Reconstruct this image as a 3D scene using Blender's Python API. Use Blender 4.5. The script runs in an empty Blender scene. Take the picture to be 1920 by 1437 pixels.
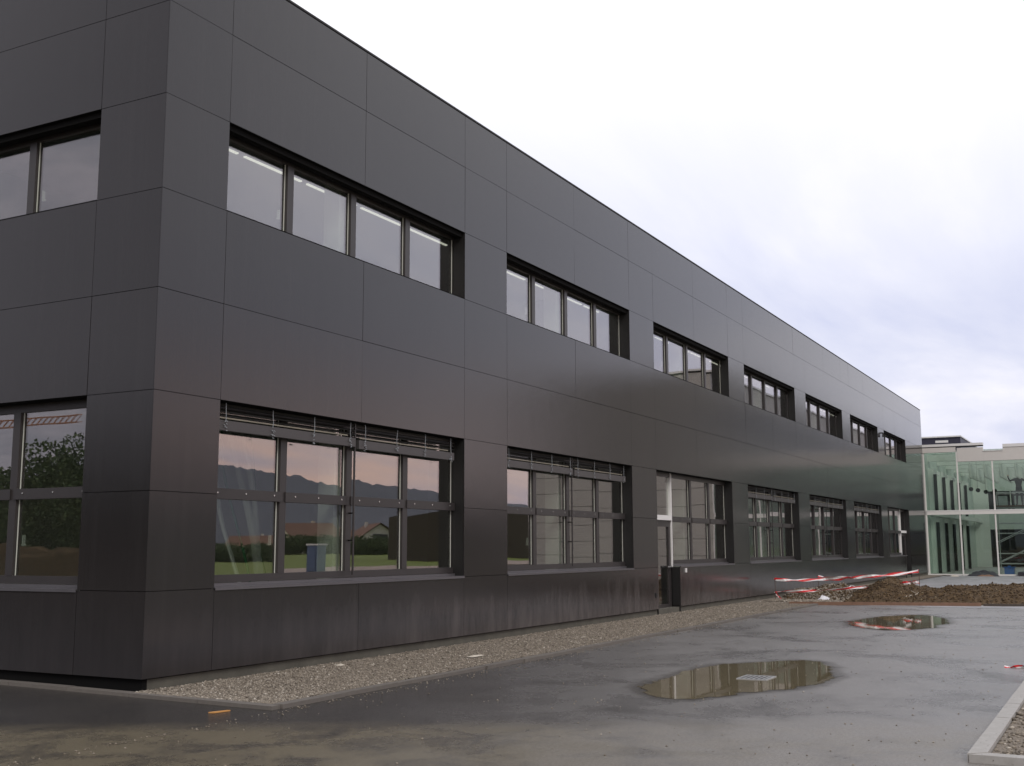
import bpy, math, random
import numpy as np
from mathutils import Vector, Matrix, noise
random.seed(7); rng = np.random.default_rng(7)
C = bpy.context.scene.collection
sc = bpy.context.scene
R = math.radians
# ---------------------------------------------------------------- camera
cd = bpy.data.cameras.new('camera'); cam = bpy.data.objects.new('camera', cd); C.objects.link(cam)
YAW, PIT, ROL = 0.4935, 0.1440, -0.0034
f = Vector((math.cos(YAW)*math.cos(PIT), math.sin(YAW)*math.cos(PIT), math.sin(PIT)))
r0 = Vector((math.sin(YAW), -math.cos(YAW), 0)); u0 = r0.cross(f)
r_ = r0*math.cos(ROL)+u0*math.sin(ROL); u_ = -r0*math.sin(ROL)+u0*math.cos(ROL)
m = Matrix((r_, u_, -f)).transposed().to_4x4(); m.translation = (-8.998, -9.311, 1.535)
cam.matrix_world = m
cd.sensor_width = 36; cd.lens = 2123.5/1920*36; cd.clip_end = 8000; cd.clip_start = .05
sc.camera = cam
# ---------------------------------------------------------------- world, sun, exposure
SUN_EL, SUN_AZ = R(40), R(-136)
w = bpy.data.worlds.new('World'); sc.world = w; w.use_nodes = True
nt = w.node_tree; nt.nodes.clear(); N = nt.nodes.new; Lk = nt.links.new
def nmath(nt, op, a, b=None, c=None, clamp=False):
    n = nt.nodes.new('ShaderNodeMath'); n.operation = op; n.use_clamp = clamp
    for i, v in enumerate((a, b, c)):
        if v is None: continue
        if isinstance(v, (int, float)): n.inputs[i].default_value = v
        else: nt.links.new(v, n.inputs[i])
    return n.outputs[0]
def nmix(nt, fac, a, b, mode='MIX'):
    n = nt.nodes.new('ShaderNodeMix'); n.data_type = 'RGBA'; n.blend_type = mode
    for s, v in ((n.inputs[0], fac), (n.inputs[6], a), (n.inputs[7], b)):
        if isinstance(v, (int, float)): s.default_value = v
        elif isinstance(v, (tuple, list)): s.default_value = (*v, 1)
        else: nt.links.new(v, s)
    return n.outputs[2]
def nramp(nt, fac, stops):
    n = nt.nodes.new('ShaderNodeValToRGB'); e = n.color_ramp.elements
    while len(e) < len(stops): e.new(.5)
    for q, (p, c) in zip(e, stops):
        q.position = p; q.color = (*c, 1) if isinstance(c, (tuple, list)) else (c, c, c, 1)
    nt.links.new(fac, n.inputs[0]); return n.outputs[0]
def nnoise(nt, vec, scale, detail=4, rough=.55, dist=0):
    n = nt.nodes.new('ShaderNodeTexNoise'); n.inputs['Scale'].default_value = scale
    n.inputs['Detail'].default_value = detail; n.inputs['Roughness'].default_value = rough; n.inputs['Distortion'].default_value = dist
    if vec is not None: nt.links.new(vec, n.inputs['Vector'])
    return n.outputs['Fac']
def nmap(nt, vec, scale=(1, 1, 1), rot=(0, 0, 0)):
    n = nt.nodes.new('ShaderNodeMapping'); n.inputs['Scale'].default_value = scale; n.inputs['Rotation'].default_value = rot
    nt.links.new(vec, n.inputs[0]); return n.outputs[0]
sky = N('ShaderNodeTexSky'); sky.sky_type = 'NISHITA'; sky.sun_disc = False
sky.sun_elevation = SUN_EL; sky.sun_rotation = R(90)-SUN_AZ; sky.air_density = 1.5; sky.dust_density = 3
tc = N('ShaderNodeTexCoord'); sp = N('ShaderNodeSeparateXYZ'); Lk(tc.outputs['Generated'], sp.inputs[0])
z = nmath(nt, 'MAXIMUM', sp.outputs[2], 0)
den = nmath(nt, 'ADD', z, .12)
cv = N('ShaderNodeCombineXYZ'); Lk(nmath(nt, 'DIVIDE', sp.outputs[0], den), cv.inputs[0]); Lk(nmath(nt, 'DIVIDE', sp.outputs[1], den), cv.inputs[1])
n1 = nnoise(nt, nmap(nt, cv.outputs[0], (.45, 1.2, 1), (0, 0, 1.2)), 1.5, 7, .55, .3)
n2 = nnoise(nt, cv.outputs[0], .35, 3)
cl = nmath(nt, 'ADD', nmath(nt, 'MULTIPLY', n1, .6), nmath(nt, 'MULTIPLY', n2, .4))
cloud = nramp(nt, cl, [(.38, (.62, .66, .90)), (.50, (.80, .82, .99)), (.62, (1.06, 1.04, 1.12))])
hi = nramp(nt, z, [(0, 0), (.17, .03), (.42, 1)])
cloud = nmix(nt, hi, cloud, nmix(nt, .10, (1.22, 1.20, 1.24), cloud))
# the cloud cover in the south is thicker and more broken
south = nramp(nt, nmath(nt, 'ADD', nmath(nt, 'MULTIPLY', sp.outputs[1], -.8), nmath(nt, 'MULTIPLY', sp.outputs[0], -.6)), [(.0, 0), (.4, .9)])
n3 = nnoise(nt, nmap(nt, cv.outputs[0], (1, .6, 1), (0, 0, -.4)), 4.2, 7, .62, .5)
cloud = nmix(nt, south, cloud, nramp(nt, n3, [(.36, (.40, .41, .56)), (.5, (.64, .62, .73)), (.62, (1.0, .90, .94))]))
west = nramp(nt, nmath(nt, 'MULTIPLY', sp.outputs[0], -1), [(.1, 0), (.6, .85)])
cloud = nmix(nt, west, cloud, nramp(nt, n3, [(.34, (.36, .36, .42)), (.66, (.62, .57, .62))]))
# thin warm layer low on the horizon, mostly to the south
wf = nmath(nt, 'MULTIPLY', nramp(nt, z, [(0, 1), (.08, .85), (.18, 0)]), nramp(nt, nmath(nt, 'MULTIPLY_ADD', sp.outputs[1], -1, .0), [(.25, 0), (.7, 1)]))
wf = nmath(nt, 'MULTIPLY', wf, nramp(nt, n1, [(.35, .35), (.6, 1)]))
cloud = nmix(nt, wf, cloud, (1.60, 1.02, .77))
ten = nmix(nt, 1.0, cloud, (10, 10, 10), 'MULTIPLY')
skyc = nmix(nt, .93, sky.outputs[0], ten)
bg = N('ShaderNodeBackground'); bg.inputs[1].default_value = .1; Lk(skyc, bg.inputs[0])
wo = N('ShaderNodeOutputWorld'); Lk(bg.outputs[0], wo.inputs[0])
sl = bpy.data.lights.new('sun', 'SUN'); sl.energy = 1.4; sl.angle = R(25); sl.color = (1, .95, .88)
sun = bpy.data.objects.new('sun', sl); C.objects.link(sun)
sun.rotation_euler = Vector((math.cos(SUN_AZ)*math.cos(SUN_EL), math.sin(SUN_AZ)*math.cos(SUN_EL), math.sin(SUN_EL))).to_track_quat('Z', 'Y').to_euler()
sc.view_settings.view_transform = 'Standard'; sc.view_settings.look = 'None'
sc.view_settings.exposure = 0; sc.view_settings.gamma = 1; sc.view_settings.use_curve_mapping = False
# ---------------------------------------------------------------- materials
def mat(name, col, rough=.6, metal=0, spec=.5, var=0, vscale=3, bump=0, bscale=40, emit=0, build=None):
    M = bpy.data.materials.new(name); M.use_nodes = True; t = M.node_tree
    b = t.nodes['Principled BSDF']; b.inputs['Base Color'].default_value = (*col, 1)
    b.inputs['Roughness'].default_value = rough; b.inputs['Metallic'].default_value = metal
    b.inputs['Specular IOR Level'].default_value = spec
    g = t.nodes.new('ShaderNodeNewGeometry'); pos = g.outputs['Position']
    if var:
        v = nnoise(t, pos, vscale, 5)
        t.links.new(nmix(t, v, tuple(c*(1-var) for c in col), tuple(min(1, c*(1+var)) for c in col)), b.inputs['Base Color'])
    if bump:
        bn = t.nodes.new('ShaderNodeBump'); bn.inputs['Strength'].default_value = bump; bn.inputs['Distance'].default_value = .01
        t.links.new(nnoise(t, pos, bscale, 4), bn.inputs['Height']); t.links.new(bn.outputs[0], b.inputs['Normal'])
    if emit:
        b.inputs['Emission Color'].default_value = (*col, 1); b.inputs['Emission Strength'].default_value = emit
    if build: build(t, b, pos, g)
    return M
def b_panel(t, b, pos, g):
    oi = t.nodes.new('ShaderNodeObjectInfo'); s = t.nodes.new('ShaderNodeSeparateXYZ'); t.links.new(pos, s.inputs[0])
    k = nmath(t, 'MULTIPLY_ADD', oi.outputs['Random'], .16, .92)
    big = nnoise(t, pos, .6, 4)
    col = nmix(t, big, (.0215, .020, .0215), (.0285, .0265, .028))
    # dust and dried splash: streaks that climb from the foot of the wall, thickest past the second window
    st = nnoise(t, nmap(t, pos, (2.2, 2.2, .5)), 1.6, 7, .7)
    ft = nmath(t, 'SUBTRACT', 1, nmath(t, 'DIVIDE', s.outputs[2], nmath(t, 'MULTIPLY_ADD', st, 1.3, .15)), clamp=True)
    xx = nramp(t, nmath(t, 'DIVIDE', s.outputs[0], 60), [(0, .10), (.07, .5), (.14, 1), (.3, .9), (1, .5)])
    dust = nmath(t, 'MULTIPLY', nmath(t, 'MULTIPLY', ft, xx), nramp(t, st, [(.3, .25), (.7, 1)]))
    # faint vertical run-off marks all over
    run = nnoise(t, nmap(t, pos, (3, 3, .12)), 2.0, 5, .6)
    col = nmix(t, nmath(t, 'MULTIPLY', dust, .75), col, (.19, .17, .165))
    col = nmix(t, nmath(t, 'MULTIPLY', nramp(t, run, [(.5, 0), (.8, 1)]), .04), col, (.13, .125, .12))
    km = nmath(t, 'MULTIPLY', k, 1)
    cc = t.nodes.new('ShaderNodeCombineColor')
    for i in range(3): t.links.new(km, cc.inputs[i])
    t.links.new(nmix(t, 1.0, col, cc.outputs[0], 'MULTIPLY'), b.inputs['Base Color'])
    ro = nmath(t, 'ADD', nmath(t, 'MULTIPLY_ADD', run, .05, .065), nmath(t, 'MULTIPLY', dust, .25))
    t.links.new(ro, b.inputs['Roughness'])
    bn = t.nodes.new('ShaderNodeBump'); bn.inputs['Strength'].default_value = .12; bn.inputs['Distance'].default_value = .004
    t.links.new(nmath(t, 'ADD', nnoise(t, pos, 260, 2), nmath(t, 'MULTIPLY', nnoise(t, pos, 1.7, 2), 3)), bn.inputs['Height']); t.links.new(bn.outputs[0], b.inputs['Normal'])
def b_asphalt(t, b, pos, g):
    s = t.nodes.new('ShaderNodeSeparateXYZ'); t.links.new(pos, s.inputs[0])
    fine = nramp(t, nnoise(t, pos, 110, 3, .8), [(.3, 0), (.7, 1)]); mid = nnoise(t, pos, 9, 6, .7); big = nnoise(t, pos, .6, 9, .68, .5); stre = nnoise(t, nmap(t, pos, (1, 1, 1), (0, 0, -.5)), 1.5, 9, .68, .4)
    col = nmix(t, fine, (.014, .0135, .015), (.052, .050, .050))
    # dried mud film, brown, in patches, strongest on the drive in front of the corner
    near = nmath(t, 'ADD', nmath(t, 'MULTIPLY_ADD', s.outputs[1], -.25, -.95), nmath(t, 'MULTIPLY', s.outputs[0], -.45))
    mud = nmath(t, 'MULTIPLY', nramp(t, nmath(t, 'ADD', stre, nmath(t, 'MULTIPLY', mid, .35)), [(.44, .05), (.72, 1)]), nramp(t, near, [(0, .10), (.35, 1)]))
    col = nmix(t, nmath(t, 'MULTIPLY', mud, .85), col, nmix(t, fine, (.125, .105, .064), (.21, .178, .118)))
    grey = nmath(t, 'MULTIPLY', nramp(t, big, [(.28, .12), (.54, 1)]), nramp(t, nmath(t, 'ADD', nmath(t, 'MULTIPLY', s.outputs[0], .07), nmath(t, 'MULTIPLY_ADD', s.outputs[1], -.16, -.45)), [(0, 0), (.6, 1)]))  # dried grey patches, paled away from the wall to paint in sky reflection
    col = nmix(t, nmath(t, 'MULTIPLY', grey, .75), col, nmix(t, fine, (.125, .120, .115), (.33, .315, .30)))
    chip = nramp(t, nnoise(t, pos, 55, 2, .6), [(.66, 0), (.74, 1)])
    col = nmix(t, nmath(t, 'MULTIPLY', chip, .6), col, (.20, .185, .15))
    agg = nramp(t, nnoise(t, pos, 38, 4, .8), [(.3, .62), (.5, .95), (.7, 1.38)])
    col = nmix(t, 1.0, col, agg, 'MULTIPLY')
    t.links.new(col, b.inputs['Base Color'])
    wet = nramp(t, nmath(t, 'ADD', nmath(t, 'MULTIPLY', big, .6), nmath(t, 'MULTIPLY', stre, .4)), [(.36, .13), (.50, .19), (.66, .27)])
    wet = nmath(t, 'ADD', wet, nmath(t, 'MULTIPLY', grey, .14))
    t.links.new(nmath(t, 'ADD', wet, nmath(t, 'MULTIPLY', mud, .12)), b.inputs['Roughness'])
    bn = t.nodes.new('ShaderNodeBump'); bn.inputs['Strength'].default_value = .38; bn.inputs['Distance'].default_value = .005
    t.links.new(nmath(t, 'ADD', fine, nmath(t, 'MULTIPLY', mid, .5)), bn.inputs['Height']); t.links.new(bn.outputs[0], b.inputs['Normal'])
def b_stones(stops):
    def fn(t, b, pos, g):
        t.links.new(nramp(t, g.outputs['Random Per Island'], stops), b.inputs['Base Color'])
    return fn
def b_soil(t, b, pos, g):
    a = nnoise(t, pos, 6, 7, .75); c = nnoise(t, pos, 45, 4, .7)
    col = nmix(t, nramp(t, a, [(.35, 0), (.65, 1)]), (.045, .026, .010), (.140, .088, .038))
    col = nmix(t, nmath(t, 'MULTIPLY', nramp(t, c, [(.62, 0), (.72, 1)]), .5), col, (.20, .16, .09))
    t.links.new(col, b.inputs['Base Color'])
    bn = t.nodes.new('ShaderNodeBump'); bn.inputs['Strength'].default_value = .9; bn.inputs['Distance'].default_value = .05
    t.links.new(nmath(t, 'ADD', a, nmath(t, 'MULTIPLY', c, .4)), bn.inputs['Height']); t.links.new(bn.outputs[0], b.inputs['Normal'])
def b_glass(tint, refl, R0, trans=None):
    def fn(t, b, pos, g):
        t.nodes.remove(b); o = [n for n in t.nodes if n.type == 'OUTPUT_MATERIAL'][0]
        lw = t.nodes.new('ShaderNodeLayerWeight'); lw.inputs[0].default_value = .5
        fac = nmath(t, 'MULTIPLY_ADD', nmath(t, 'POWER', lw.outputs['Facing'], 4), (1-R0)*.9, R0)
        tr = t.nodes.new('ShaderNodeBsdfTransparent'); tr.inputs[0].default_value = (*tint, 1)
        gl = t.nodes.new('ShaderNodeBsdfGlossy'); gl.inputs[0].default_value = (*refl, 1); gl.inputs['Roughness'].default_value = 0.0
        bn = t.nodes.new('ShaderNodeBump'); bn.inputs['Strength'].default_value = .05; bn.inputs['Distance'].default_value = .02
        t.links.new(nnoise(t, pos, .9, 1), bn.inputs['Height']); t.links.new(bn.outputs[0], gl.inputs['Normal'])
        mx = t.nodes.new('ShaderNodeMixShader'); t.links.new(fac, mx.inputs[0]); t.links.new(tr.outputs[0], mx.inputs[1]); t.links.new(gl.outputs[0], mx.inputs[2])
        t.links.new(mx.outputs[0], o.inputs[0])
    return fn
def b_tape(t, b, pos, g):
    uv = t.nodes.new('ShaderNodeUVMap'); s = t.nodes.new('ShaderNodeSeparateXYZ'); t.links.new(uv.outputs[0], s.inputs[0])
    q = nmath(t, 'FRACT', nmath(t, 'ADD', s.outputs[0], nmath(t, 'MULTIPLY', s.outputs[1], .7)))
    t.links.new(nramp(t, q, [(.49, (.72, .03, .035)), (.51, (.85, .84, .84))]), b.inputs['Base Color'])
def b_kerb(t, b, pos, g):
    a = nnoise(t, pos, 14, 6, .7); oi = t.nodes.new('ShaderNodeObjectInfo')
    col = nmix(t, a, (.10, .090, .078), (.21, .19, .165))
    col = nmix(t, nmath(t, 'MULTIPLY', oi.outputs['Random'], .3), col, (.12, .11, .10))
    t.links.new(col, b.inputs['Base Color'])
def b_white_kerb(t, b, pos, g):
    a = nnoise(t, pos, 12, 5, .7); d = nnoise(t, pos, 30, 3, .6)
    col = nmix(t, a, (.27, .26, .235), (.46, .45, .43))
    col = nmix(t, nramp(t, d, [(.66, 0), (.72, 1)]), col, (.05, .04, .035))
    t.links.new(col, b.inputs['Base Color'])
def b_puddle(t, b, pos, g):
    a = nnoise(t, pos, 3, 5); at = t.nodes.new('ShaderNodeAttribute'); at.attribute_name = 'edge'
    rag = nmath(t, 'ADD', nmath(t, 'MULTIPLY', nnoise(t, pos, 2.6, 8, .68), .50), nmath(t, 'MULTIPLY', nnoise(t, pos, 11, 4, .6), .08))
    e = nmath(t, 'ADD', at.outputs['Fac'], nmath(t, 'SUBTRACT', rag, .30))
    water = nramp(t, nmath(t, 'MULTIPLY_ADD', e, 4, .5), [(.46, 0), (.56, 1)])      # open water
    film = nramp(t, nmath(t, 'MULTIPLY_ADD', e, 1.6, .5), [(.18, 0), (.52, .40)])    # wet margin outside it
    t.links.new(nmix(t, water, (.045, .036, .024), nmix(t, a, (.125, .105, .060), (.19, .16, .10))), b.inputs['Base Color'])
    t.links.new(nmath(t, 'MULTIPLY_ADD', water, -.20, .215), b.inputs['Roughness'])
    t.links.new(nmath(t, 'MAXIMUM', water, film), b.inputs['Alpha'])
    b.inputs['IOR'].default_value = 1.36
    bn = t.nodes.new('ShaderNodeBump'); bn.inputs['Strength'].default_value = .03; bn.inputs['Distance'].default_value = .01
    t.links.new(nnoise(t, pos, 5, 2), bn.inputs['Height']); t.links.new(bn.outputs[0], b.inputs['Normal'])
def b_apron(t, b, pos, g):
    a = nnoise(t, pos, 1.2, 6, .7); c = nnoise(t, pos, 25, 3)
    col = nmix(t, nramp(t, a, [(.4, 0), (.6, 1)]), (.20, .205, .215), (.40, .40, .42))
    t.links.new(nmix(t, nmath(t, 'MULTIPLY', c, .35), col, (.16, .15, .14)), b.inputs['Base Color'])
def b_tree(t, b, pos, g):
    t.links.new(nramp(t, g.outputs['Random Per Island'], [(0, (.022, .045, .010)), (.5, (.045, .085, .018)), (1, (.085, .120, .030))]), b.inputs['Base Color'])
Mt = dict(
    panel=mat('anthracite_cladding', (.045, .043, .043), .2, spec=.62, build=b_panel),
    backing=mat('black_backing', (.006, .006, .006), .8),
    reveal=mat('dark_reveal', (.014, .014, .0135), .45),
    frame=mat('dark_window_frame', (.040, .036, .036), .38, var=.15),
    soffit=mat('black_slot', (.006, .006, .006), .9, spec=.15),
    sill=mat('aluminium_sill', (.15, .145, .155), .4, metal=.5, var=.15),
    blind=mat('blind_slat_grey', (.075, .070, .070), .4, metal=.2),
    blind_d=mat('blind_slat_dark', (.035, .034, .032), .45),
    brass=mat('pale_slat_edge', (.22, .20, .15), .4, var=.5, vscale=2),
    green=mat('green_sheet', (.02, .16, .07), .6),
    cord=mat('pale_cord', (.28, .30, .32), .5),
    white=mat('white_paint', (.80, .80, .79), .4),
    gasket=mat('pale_glazing_seal', (.62, .65, .58), .5),
    screw=mat('bright_screw', (.7, .7, .68), .25, metal=.8),
    plinth=mat('concrete_plinth', (.10, .096, .078), .8, var=.45, vscale=4, bump=.5),
    glass=mat('coated_window_glass', (1, 1, 1), build=b_glass((.80, .84, .80), (.97, .92, .95), .20)),
    lglass=mat('green_curtain_wall_glass', (1, 1, 1), build=b_glass((.84, .905, .865), (.88, .94, .92), .055)),
    inwall=mat('interior_wall_paint', (.52, .52, .50), .8, var=.06),
    incol=mat('interior_column_paint', (.78, .79, .76), .7),
    infloor=mat('interior_floor', (.25, .24, .22), .6),
    inceil=mat('interior_ceiling', (.42, .42, .43), .8),
    lamp=mat('lit_tube', (1.0, .95, .85), .5, emit=.9),
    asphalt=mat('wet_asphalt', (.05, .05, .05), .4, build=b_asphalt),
    gbed=mat('gravel_bed', (.20, .17, .135), .9, var=.5, vscale=30, bump=1, bscale=60),
    soil=mat('brown_soil', (.08, .06, .04), .85, build=b_soil),
    kerb=mat('concrete_kerb', (.2, .18, .16), .8, build=b_kerb, bump=.4),
    wkerb=mat('new_pale_kerb', (.5, .5, .5), .7, build=b_white_kerb),
    pebble=mat('mixed_pebbles', (.2, .2, .2), .75, build=b_stones([(0, (.11, .092, .07)), (.35, (.22, .19, .148)), (.75, (.31, .27, .215)), (.93, (.36, .32, .26)), (1, (.58, .54, .47))])),
    clod=mat('soil_clods', (.08, .06, .04), .9, build=b_stones([(0, (.030, .017, .007)), (.55, (.088, .054, .024)), (.93, (.155, .105, .050)), (1, (.32, .26, .16))])),
    puddle=mat('muddy_water', (.1, .08, .05), .015, build=b_puddle),
    damp=mat('muddy_film', (.085, .070, .045), .13),
    apron=mat('pale_wet_concrete', (.3, .3, .3), .5, build=b_apron),
    tape=mat('barrier_tape', (.8, .1, .1), .35, build=b_tape),
    timber=mat('weathered_board', (.20, .115, .075), .7, var=.4, vscale=8),
    dtimber=mat('dark_wet_board', (.06, .045, .035), .6, var=.4, vscale=8),
    steel=mat('galvanised_steel', (.55, .56, .56), .35, metal=.7),
    rust=mat('rusty_rod', (.09, .05, .035), .7),
    bag=mat('white_plastic', (.80, .80, .84), .35, var=.08, vscale=30),
    paper=mat('pale_scrap', (.60, .55, .46), .7, var=.1),
    orange=mat('orange_wood_chip', (.60, .30, .09), .7),
    wframe=mat('white_steel_frame', (.80, .79, .76), .4, var=.05),
    fascia=mat('light_grey_fascia', (.66, .64, .61), .55, var=.05),
    roofglass=mat('added_clear_glass', (1, 1, 1), build=b_glass((.95, .97, .95), (.9, .95, .92), .05)),
    hallw=mat('hall_wall_panel', (.50, .56, .52), .7, var=.08),
    hallp=mat('hall_pier', (.64, .67, .64), .7),
    dark=mat('dark_opening', (.012, .014, .014), .7),
    tarp=mat('dark_tarpaulin', (.028, .030, .036), .5),
    blue=mat('blue_plastic', (.03, .12, .42), .4), dblue=mat('faded_blue_plastic', (.09, .14, .26), .5),
    skin=mat('skin', (.45, .28, .20), .5),
    cloth=mat('black_work_clothes', (.018, .018, .02), .8),
    hair=mat('dark_hair', (.02, .014, .01), .7),
    beige=mat('beige_cladding', (.44, .425, .395), .6, var=.05),
    beige2=mat('grey_cladding', (.32, .31, .295), .6, var=.05),
    navy=mat('dark_roof_box', (.035, .035, .06), .5),
    grass=mat('meadow_grass', (.15, .20, .025), .9, var=.35, vscale=.3),
    hill=mat('hazy_far_forest', (.12, .13, .155), 1, var=.25, vscale=.004),  # bluish pale tone: distance haze painted into the forest colour
    path=mat('pale_gravel_path', (.42, .34, .29), .9, var=.2),
    leaf=mat('leaves', (.05, .08, .02), .7, build=b_tree),
    bark=mat('bark', (.09, .07, .05), .9),
    render=mat('cream_render', (.60, .53, .42), .8), rend2=mat('pale_render', (.68, .66, .6), .8),
    tile=mat('orange_roof_tiles', (.20, .11, .075), .8, var=.35, vscale=2),
    wglass=mat('dark_house_glass', (.03, .035, .04), .1),
    crane=mat('orange_crane_paint', (.55, .24, .10), .5),
    black=mat('matt_black', (.010, .010, .010), .6),
)
# ---------------------------------------------------------------- mesh helpers
class MB:
    def __init__(s, fn=None, flip=False): s.v = []; s.f = []; s.fn = fn; s.flip = flip; s.uv = None
    def box(s, x0, x1, y0, y1, z0, z1):
        n = len(s.v)
        s.v += [(x0, y0, z0), (x1, y0, z0), (x1, y1, z0), (x0, y1, z0), (x0, y0, z1), (x1, y0, z1), (x1, y1, z1), (x0, y1, z1)]
        s.f += [tuple(n+i for i in q) for q in ((0, 3, 2, 1), (4, 5, 6, 7), (0, 1, 5, 4), (1, 2, 6, 5), (2, 3, 7, 6), (3, 0, 4, 7))]; return s
    def poly(s, pts): n = len(s.v); s.v += list(pts); s.f.append(tuple(range(n, n+len(pts)))); return s
    def prism(s, pts, z0, z1):
        n = len(s.v); k = len(pts); s.v += [(x, y, z0) for x, y in pts]+[(x, y, z1) for x, y in pts]
        s.f.append(tuple(n+i for i in reversed(range(k)))); s.f.append(tuple(n+k+i for i in range(k)))
        for i in range(k): j = (i+1) % k; s.f.append((n+i, n+j, n+k+j, n+k+i))
        return s
    def tube(s, a, b, r, r2=None, k=6):
        a = Vector(a); b = Vector(b); d = (b-a).normalized(); p = d.orthogonal().normalized(); q = d.cross(p); n = len(s.v); r2 = r if r2 is None else r2
        for c, rr in ((a, r), (b, r2)):
            for i in range(k): t = 2*math.pi*i/k; s.v.append(tuple(c+p*rr*math.cos(t)+q*rr*math.sin(t)))
        for i in range(k): j = (i+1) % k; s.f.append((n+i, n+j, n+k+j, n+k+i))
        s.f.append(tuple(n+i for i in reversed(range(k)))); s.f.append(tuple(n+k+i for i in range(k))); return s
    def build(s, name, m, parent=None, smooth=False, **tags):
        me = bpy.data.meshes.new(name)
        v = [s.fn(*p) for p in s.v] if s.fn else s.v
        fa = [tuple(reversed(q)) for q in s.f] if s.flip else s.f
        me.from_pydata(v, [], fa); me.materials.append(Mt[m] if isinstance(m, str) else m)
        if smooth: me.shade_smooth()
        o = bpy.data.objects.new(name, me); C.objects.link(o)
        if parent: o.parent = parent
        tag(o, **tags); return o
def tag(o, label=None, cat=None, group=None, kind=None):
    if label: o['label'] = label
    if cat: o['category'] = cat
    if group: o['group'] = group
    if kind: o['kind'] = kind
    return o
def empty(name, loc=(0, 0, 0), **k):
    # parts are given in world coordinates, so the mesh offset is undone by the helper P()
    o = bpy.data.objects.new(name, None); C.objects.link(o); o.location = loc; o.empty_display_size = .3; return tag(o, **k)
def P(o, par):
    o.parent = par; o.matrix_parent_inverse = Matrix.Translation(-Vector(par.location)) ; return o
def npmesh(name, V, F, m, smooth=False, **k):
    me = bpy.data.meshes.new(name); V = np.asarray(V, np.float32); F = np.asarray(F, np.int32); nf, c = F.shape
    me.vertices.add(len(V)); me.vertices.foreach_set('co', V.ravel()); me.loops.add(nf*c); me.loops.foreach_set('vertex_index', F.ravel())
    me.polygons.add(nf); me.polygons.foreach_set('loop_start', np.arange(0, nf*c, c, dtype=np.int32)); me.polygons.foreach_set('loop_total', np.full(nf, c, np.int32))
    me.update(calc_edges=True); me.validate(); me.materials.append(Mt[m])
    if smooth: me.shade_smooth()
    o = bpy.data.objects.new(name, me); C.objects.link(o); return tag(o, **k)
def stones(name, pts, size, m, flat=.6, **k):
    n = len(pts); base = np.array([(1, 0, 0), (0, 1, 0), (-1, 0, 0), (0, -1, 0), (0, 0, 1), (0, 0, -1)], float)
    fc = np.array([(0, 1, 4), (1, 2, 4), (2, 3, 4), (3, 0, 4), (1, 0, 5), (2, 1, 5), (3, 2, 5), (0, 3, 5)])
    V = base[None]*size[:, None, None]*(1+rng.uniform(-.35, .35, (n, 6, 3))); V += rng.normal(0, .18, (n, 6, 3))*size[:, None, None]
    a = rng.uniform(0, 6.28, n); c, s = np.cos(a), np.sin(a); X = V[..., 0]*c[:, None]-V[..., 1]*s[:, None]; Y = V[..., 0]*s[:, None]+V[..., 1]*c[:, None]
    V = np.stack([X, Y, V[..., 2]*flat], -1)+np.asarray(pts)[:, None]
    return npmesh(name, V.reshape(-1, 3), (fc[None]+6*np.arange(n)[:, None, None]).reshape(-1, 3), m, **k)
def fbm(x, y, z=0, o=5, s=1.0): return noise.fractal(Vector((x*s, y*s, z)), .9, 2.1, o)

# ---------------------------------------------------------------- ground
def sheet(name, m, x0, x1, y0, y1, z, **k):
    return MB().poly([(x0, y0, z), (x1, y0, z), (x1, y1, z), (x0, y1, z)]).build(name, m, kind='structure', **k)
sheet('ground', 'soil', -4000, 4000, -4000, 4000, -.06)
sheet('meadow', 'grass', -900, 900, -420, -47, -.03)
sheet('path', 'path', -200, 300, -47, -36, -.02)
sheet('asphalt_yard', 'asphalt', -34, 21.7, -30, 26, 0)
sheet('concrete_apron', 'apron', 21.7, 54.46, -11, .1, .004)
sheet('soil_bed', 'gbed', .10, 54.4, -34, -8.32, .03)
MB().poly([(-.13, -1.82, .03), (21.6, -1.82, .03), (24, -.9, .03), (54, -.9, .03), (54, .06, .03), (.02, .06, .03)]).build('gravel_bed', 'gbed', kind='structure')
# hills: an irregular forested ridge far to the south
prof = [(-12, .8), (-20, 1.6), (-27, 2.2), (-31, 2.6), (-34, 3.0), (-36.5, 3.15), (-39, 3.6), (-41, 3.9), (-44, 4.15), (-50, 4.0), (-65, 3.4), (-90, 2.6), (-120, 3.0), (-160, 2.2), (-200, 1.8), (-240, 1.0), (-275, .6)]
pa = np.array(prof)[::-1]; V = []; F = []; na = 1600; rows = [(1500, 0), (1800, .45), (2100, .62), (2450, .85), (2800, 1), (3300, .4)]
for i in range(na):
    az = -275+(263)*i/(na-1); e = np.interp(az, pa[:, 0], pa[:, 1])
    for k_, (rad, q) in enumerate(rows):
        nz = 1+.10*fbm(az*.25, k_*1.3, 2, 6)+.035*fbm(az*3, k_, 5, 6)+.018*fbm(az*14, k_, 9, 3)
        V.append((-9+rad*math.cos(R(az)), -9+rad*math.sin(R(az)), q*2800*math.tan(R(e))*nz-1 if q else -3))
F = [(i*6+k_, (i+1)*6+k_, (i+1)*6+k_+1, i*6+k_+1) for i in range(na-1) for k_ in range(5)]
npmesh('hills', V, F, 'hill', True, kind='structure')

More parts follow.
